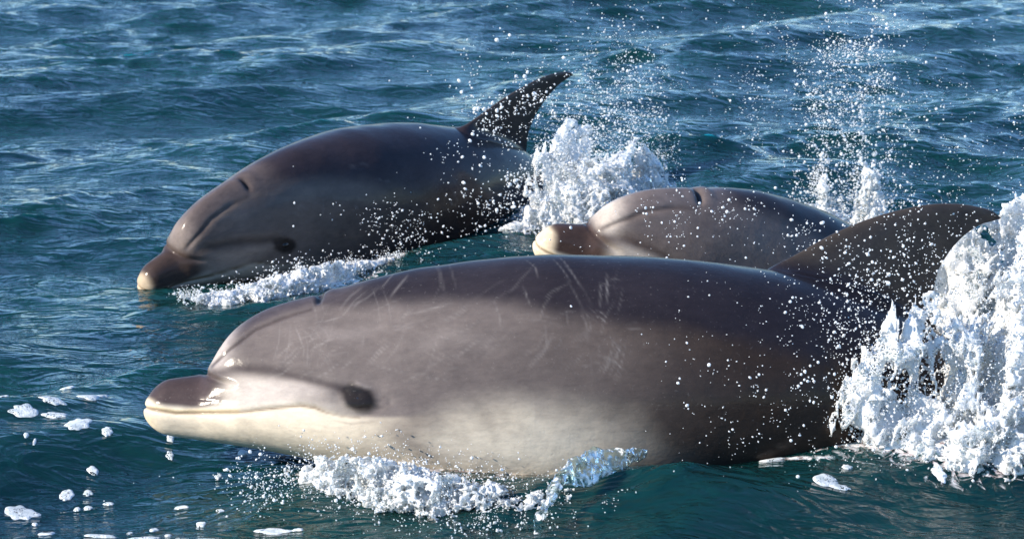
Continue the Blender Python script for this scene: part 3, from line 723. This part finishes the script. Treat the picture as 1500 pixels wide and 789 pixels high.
T1 = [(.58, 4.66, .03, .2, -1.6), (.66, 4.67, .035, .34, -.55), (.72, 4.68, .045, .38, -.36), (.80, 4.71, .06, .34, -.20), (.88, 4.76, .09, .27, .02), (.95, 4.82, .13, .30, .24), (1.02, 4.88, .17, .36, .46), (1.10, 4.94, .19, .42, .52), (1.30, 5.02, .2, .42, .5), (1.5, 5.08, .16, .25, -.2)]
T1B = [(.70, 5.2, .05, .2, -1.6), (.80, 5.25, .06, .30, -.2), (.90, 5.30, .08, .32, .15), (1.02, 5.33, .10, .33, .35), (1.2, 5.35, .10, .42, .35), (1.4, 5.35, .1, .3, -.2)]
frothy('tall white splash thrown up behind the fin of the scarred dolphin', [dict(xr=(.58, 1.34), tab=T1, zb=.04, vox=.0054, seed=41, lean=(.12, .08), scale=.085, amp=1.05, streak=2.1, edge=.25),
    dict(xr=(.70, 1.36), tab=T1B, zb=.04, vox=.0068, seed=44, lean=(.15, .08), scale=.09, amp=.95, streak=1.7, edge=.25)], (13000, T1[1:], .04, 1.15, .0012, 42), .03)
T2 = [(.78, 4.63, .02, .05, -.1), (.86, 4.64, .05, .09, .3), (1.0, 4.68, .08, .12, .5), (1.2, 4.75, .1, .12, .4), (1.35, 4.8, .08, .06, -.2)]
frothy('churned white water at the tail of the scarred dolphin, below the tall splash', [dict(xr=(.75, 1.36), tab=T2, zb=.055, vox=.0042, seed=47, lean=(.1, -.2), scale=.05, amp=.85, streak=1.1)], (1800, T2, .05, 1.4, .0012, 48), .03)
W = waterline(((425, 672), (480, 676), (560, 680), (640, 686), (740, 690), (830, 688), (890, 684))); zc = float(sea_z(W[:, 0], W[:, 1]).mean())
T3 = [(W[k, 0], y3, d, h, fu) for k, (y3, d, h, fu) in enumerate(((4.60, .02, .05, -.3), (4.53, .035, .08, .12), (4.47, .06, .085, .34), (4.43, .065, .075, .30), (4.41, .05, .055, .06), (4.41, .04, .05, .05), (4.42, .02, .03, -.4)))]
frothy('low frothy splash along the waterline under the throat of the scarred dolphin', [dict(xr=(W[0, 0], W[-1, 0]), tab=T3, zb=zc - .005, vox=.0033, seed=53, lean=(.1, -.5), scale=.040, amp=1.0, streak=1.2)], (4500, [(a, b - .04, c * 1.6, d, e) for a, b, c, d, e in T3], zc, 1.1, .0010, 54), zc)
W = waterline(((268, 444), (330, 442), (400, 432), (470, 416), (540, 401), (610, 386))); zc = float(sea_z(W[:, 0], W[:, 1]).mean())
T4 = [(W[k, 0], W[k, 1], d, h, fu) for k, (d, h, fu) in enumerate(((.03, .02, -.1), (.05, .025, .15), (.07, .045, .36), (.07, .05, .30), (.05, .035, .05), (.03, .03, -.3)))]
frothy('line of white foam along the jaw and flank of the dark dolphin', [dict(xr=(W[0, 0], W[-1, 0]), tab=T4, zb=zc - .005, vox=.0040, seed=59, lean=(.5, 0), scale=.045, amp=.9, streak=1.2)], (3000, T4, zc, 1.0, .0012, 60), zc)
T5 = [(-.12, 6.62, .05, .06, -1.6), (.0, 6.66, .05, .09, -.3), (.07, 6.70, .07, .13, .05), (.14, 6.75, .10, .17, .22), (.22, 6.80, .12, .20, .30), (.30, 6.85, .12, .23, .36), (.37, 6.89, .10, .21, .30), (.44, 6.93, .08, .14, .05), (.54, 6.96, .05, .06, -.6), (.64, 6.98, .05, .05, -1.6)]
T5B = [(-.02, 6.80, .04, .30, -1.6), (.05, 6.84, .05, .36, -.52), (.12, 6.90, .06, .40, -.42), (.20, 6.95, .06, .36, -.45), (.30, 7.0, .05, .26, -.6), (.40, 7.0, .05, .2, -1.6)]
frothy('ragged white splash at the tail of the dark dolphin', [dict(xr=(-.12, .64), tab=T5, zb=.04, vox=.0046, seed=61, lean=(.05, .05), scale=.07, amp=.95, streak=1.2, edge=.2), dict(xr=(-.02, .40), tab=T5B, zb=.04, vox=.0046, seed=83, lean=(.10, .05), scale=.085, amp=.9, streak=2.2, edge=.2)], (9000, [(a, b, c, d * 1.25 + .05, e) for a, b, c, d, e in T5[2:-2]], .05, 1.3, .0012, 62), .03)
for q, (px, ytop, ybot, lab, wdt) in enumerate(((1204, 165, 335, 'thin broken spout of water rising from the back of the half hidden dolphin', .55), (1272, 140, 345, 'taller white spout of water beside the thin broken one', 1.0))):
    b = at_y(px, ybot, 6.75); hg = at_y(px, ytop, 6.75)[2] - b[2]; wd = .03 * wdt + .012
    T6 = [(b[0] - 1.8 * wd, b[1], wd, hg * .10, -.4), (b[0] - .7 * wd, b[1], wd * 1.4, hg * .30, .0), (b[0], b[1], wd * 1.5, hg * .55, .2), (b[0] + .8 * wd, b[1], wd * 1.4, hg * .35, .1), (b[0] + 1.9 * wd, b[1], wd, hg * .1, -.4)]
    nj = 9 + 9 * q; src = np.tile(b, (nj, 1)) + G.normal(0, 1, (nj, 3)) * (.016 * wdt, .02, 0); dr = unit(np.stack([G.normal(-.01, .055, nj), G.normal(0, .06, nj), np.ones(nj)], -1))
    Pj, Rj = jets(src, dr, G.uniform(.35, 1.05, nj) * hg / .19, 90, .19, .0062, .55, .85, .010, 91 + q, .1)
    th = merged_water(Pj, np.clip(Rj, .0032, .012), .0030, M_FOAM, 'water_thread')
    ft = foam_body((b[0] - 1.8 * wd, b[0] + 1.9 * wd), T6, b[2], .0042, 67 + 9 * q, (-.03, 0), .045, 1.0, 1.8, None, .25)
    splash(lab, tuple(b), [('white_water', ft, None), ('water_thread', th, 'stuff'), ('spray', mist(1800, T6, b[2], 2.6, .0014, 68 + 9 * q, .03), 'stuff')])
# -- clear tongue of water falling off the belly splash
tl = at_y(np.array([945, 900, 850, 825, 815, 800, 790, 787]), np.array([664, 672, 690, 700, 715, 735, 755, 785]), np.array([4.50, 4.45, 4.38, 4.34, 4.32, 4.29, 4.26, 4.24]))
na, nb = 260, 40; c3 = curve(tl, na); tw = np.interp(np.linspace(0, 1, na), [0, .2, .45, .62, .8, 1], [.006, .026, .032, .015, .009, .005])
tg3 = unit(np.gradient(c3, axis=0)); sd3 = unit(np.cross(tg3, np.array([0., -1., .25]))); nm3 = np.cross(sd3, tg3); an = np.linspace(0, 2 * math.pi, nb, endpoint=False)
V3 = c3[:, None] + sd3[:, None] * (tw[:, None] * np.cos(an))[..., None] + nm3[:, None] * ((.0030 + .0022 * np.abs(np.cos(an)) ** 6)[None] * np.sin(an) * np.minimum(1, tw[:, None] / .012))[..., None]
V3 = V3.reshape(-1, 3); st = V3 * np.array([1., 1., 1.])
wr3 = np.stack([value_noise(st, .030, 70 + k) * .008 + value_noise(st, .012, 75 + k) * .0045 + value_noise(st, .006, 80 + k) * .0016 for k in range(3)], -1); V3 = V3 + wr3
i3 = np.arange(na * nb).reshape(na, nb); j3 = np.roll(i3, -1, 1); F3 = np.stack([i3[:-1], j3[:-1], j3[1:], i3[1:]], -1).reshape(-1, 4)
w3 = mesh_from('water_sheet', V3, F3, True, M_SHEET)
splash('glassy tongue of water curling off the belly of the scarred dolphin', tuple(tl[3]), [('water_sheet', w3, None)])

# ------------------------------------------------------------------ flying drops
def cloud(n, cx, cy, rx, ry, y0, y1, an=0, g=G):
    a = g.normal(0, 1, (n * 3, 2)) * (rx, ry); c, s = math.cos(rad(an)), math.sin(rad(an))
    px, py = cx + a[:, 0] * c - a[:, 1] * s, cy + a[:, 0] * s + a[:, 1] * c
    o = np.argsort(-value_noise(np.stack([px, py], -1), 38., int(cx)) - .6 * value_noise(np.stack([px, py], -1), 14., int(cy)) + g.normal(0, .55, n * 3))[:n]   # drops fly in strings and clumps
    return at_y(px[o], py[o], g.uniform(y0, y1, n))
FIELDS = [  # points, size, how many stay single drops, label
    (cloud(1500, 1262, 120, 34, 100, 6.5, 7.0), .0013, 60, 'white water drop flying in the tall plume above the white spout'),
    (cloud(1500, 1200, 130, 70, 90, 6.4, 7.2), .0012, 40, 'white water drop flying high above the half hidden dolphin'),
    (cloud(700, 1010, 110, 150, 75, 6.6, 8.0), .0010, 0, None),
    (cloud(500, 1390, 190, 70, 90, 6.0, 7.2), .0011, 0, None),
    (cloud(420, 1060, 315, 130, 30, 5.2, 5.5), .0011, 40, 'white water drop flying in front of the half hidden dolphin'),
    (cloud(900, 1200, 550, 110, 85, 4.35, 4.55), .00105, 70, 'white water drop flying past the dark flank of the scarred dolphin'),
    (cloud(260, 1270, 380, 70, 40, 4.6, 4.8), .0012, 20, 'white water drop flying past the fin of the scarred dolphin'),
    (cloud(1100, 750, 230, 48, 75, 6.3, 6.6), .0016, 50, 'white water drop flying past the fin of the dark dolphin'),
    (cloud(420, 640, 330, 80, 30, 6.2, 6.4), .0013, 0, None),
    (cloud(700, 440, 715, 75, 26, 4.25, 4.5), .0011, 20, 'white water drop skipping over the sea below the throat of the scarred dolphin'),
]
one = mesh_from('water_drop', IV2, IF2, True, M_DROP)
sp_P, sp_R = [], []
for P, sz, ns, lab in FIELDS:
    r = np.clip(G.lognormal(math.log(sz), .45, len(P)), .0006, sz * 2.8); o = np.argsort(-r); ok = P[:, 2] > SEA + .015
    o = [i for i in o if ok[i]]
    for i in o[:ns]:
        d = link('water_drop', one, None, lab, 'water drop', 'flying drops of water'); d.location = P[i]
        d.scale = r[i] * G.uniform(.8, 1.5, 3); d.rotation_euler = G.uniform(0, 3, 3)
    sp_P.append(P[o[ns:]]); sp_R.append(r[o[ns:]])
spm = mist_mesh(np.concatenate(sp_P), np.concatenate(sp_R), 20)
link('spray', spm, None, 'fine white spray of water drops hanging in the air over the sea', 'spray', kind='stuff')

# ------------------------------------------------------------------ foam patches on the sea
def foam_patch(px, py, w, h, label, seed, an=0, ring=0):
    g = np.random.default_rng(seed); c = on_water(px, py)
    mx = np.linalg.norm(c - CAM) / FPX; rx = w * mx / 2; ry = h * mx / 2 / .37
    nr, na = 9, 44; th = np.linspace(0, 2 * math.pi, na, endpoint=False)
    out = 1 + sum(g.normal(0, .15 / k ** .7) * np.cos(k * th + g.uniform(0, 6.28)) for k in range(2, 9))
    V = []; top = []
    for j in range(nr):
        f = (j + .0) / (nr - 1) if j else .02
        u = rx * out * f * np.cos(th); v = ry * out * f * np.sin(th); ca, sa = math.cos(rad(an)), math.sin(rad(an))
        X = c[0] + u * ca - v * sa; Y = c[1] + u * sa + v * ca
        lift = .0026 * (1 - f ** 4) + .0004 * g.random(na) * (f < .95) - .0012 * (f > .95)
        V.append(np.stack([X, Y, sea_z(X, Y) + lift], -1))
    V = np.concatenate(V); i = np.arange(nr * na).reshape(nr, na); j2 = np.roll(i, -1, 1)
    F = np.stack([i[:-1], i[1:], j2[1:], j2[:-1]], -1).reshape(-1, 4)
    base = V.mean(0); me = mesh_from('foam_patch', V - base, F[(na * (ring + 0)):] if ring else F, True, M_PATCH)
    o = link('foam_patch', me, None, label, 'foam patch', 'patches of foam floating on the sea'); o.location = base
PATCHES = [(30, 730, 46, 22), (116, 652, 36, 20), (38, 640, 44, 13), (78, 626, 40, 10), (82, 640, 38, 9), (132, 614, 34, 11), (24, 598, 60, 9), (100, 594, 24, 9), (152, 608, 20, 8), (158, 657, 16, 9), (3, 615, 24, 13),
    (97, 707, 22, 13), (136, 685, 18, 8), (128, 704, 13, 7), (68, 766, 27, 16), (112, 722, 11, 5), (128, 721, 14, 5), (40, 670, 8, 5), (52, 674, 5, 6), (50, 744, 9, 5), (250, 653, 12, 7), (249, 666, 11, 8), (320, 685, 11, 8), (356, 660, 18, 9),
    (158, 717, 16, 4), (146, 773, 40, 7), (210, 776, 46, 9), (225, 759, 14, 6), (294, 752, 16, 8), (246, 770, 11, 6), (300, 785, 70, 12), (400, 767, 56, 8), (436, 766, 18, 4), (265, 726, 20, 5), (190, 766, 12, 5), (322, 736, 12, 4),
    (1210, 725, 42, 14), (1240, 706, 16, 6), (1375, 704, 20, 12), (1230, 728, 30, 6), (1440, 690, 50, 8), (1130, 696, 44, 4)]
OWN = {0: 'large wedge-shaped foam patch speckled with bubbles, floating by itself', 1: 'thick comma-shaped foam patch beside a small oval one', 9: 'small oval foam patch beside the thick comma-shaped one',
    2: 'flat diamond-shaped foam patch left of two stacked streaks', 3: 'upper of two stacked foam streaks beside the diamond-shaped patch', 4: 'lower of two stacked foam streaks beside the diamond-shaped patch',
    5: 'foam patch with a trailing tail, under a smaller foam scrap', 6: 'longest thin foam streak above the diamond-shaped patch', 7: 'ragged foam scrap at the end of the longest streak', 8: 'small scrap of foam just over the patch with a tail',
    10: 'foam patch cut by the end of the longest streak', 11: 'round bubbly foam patch near the wedge-shaped one', 12: 'oval foam patch above the round bubbly one', 13: 'small foam scrap beside the round bubbly patch', 14: 'ring of foam with dark water in its middle',
    20: 'upper of two round foam dots under the cream lower jaw', 21: 'lower of two round foam dots under the cream lower jaw', 22: 'pale round foam dot below the jaw beside the spray', 23: 'flat oval foam patch right under the cream throat',
    30: 'broad foam streak with a ragged edge, widest of the low streaks', 31: 'long pale foam bar below the skipping drops', 26: 'wide foam streak next to a short narrow one',
    36: 'white foam patch below the dark flank of the scarred dolphin', 37: 'tiny foam scrap above the patch below the dark flank', 38: 'triangular foam scrap below the churned white water', 39: 'flat tail of foam joined to the patch below the dark flank',
    40: 'foam streak lying under the tall tail splash', 41: 'thin line of foam along the belly of the scarred dolphin'}
for q, (px, py, w, h) in enumerate(PATCHES):
    foam_patch(px, py, w, h, OWN.get(q, 'tiny scrap of white foam drifting among the larger foam patches'), 100 + q, G.uniform(-8, 14), 4 if q == 14 else 0)
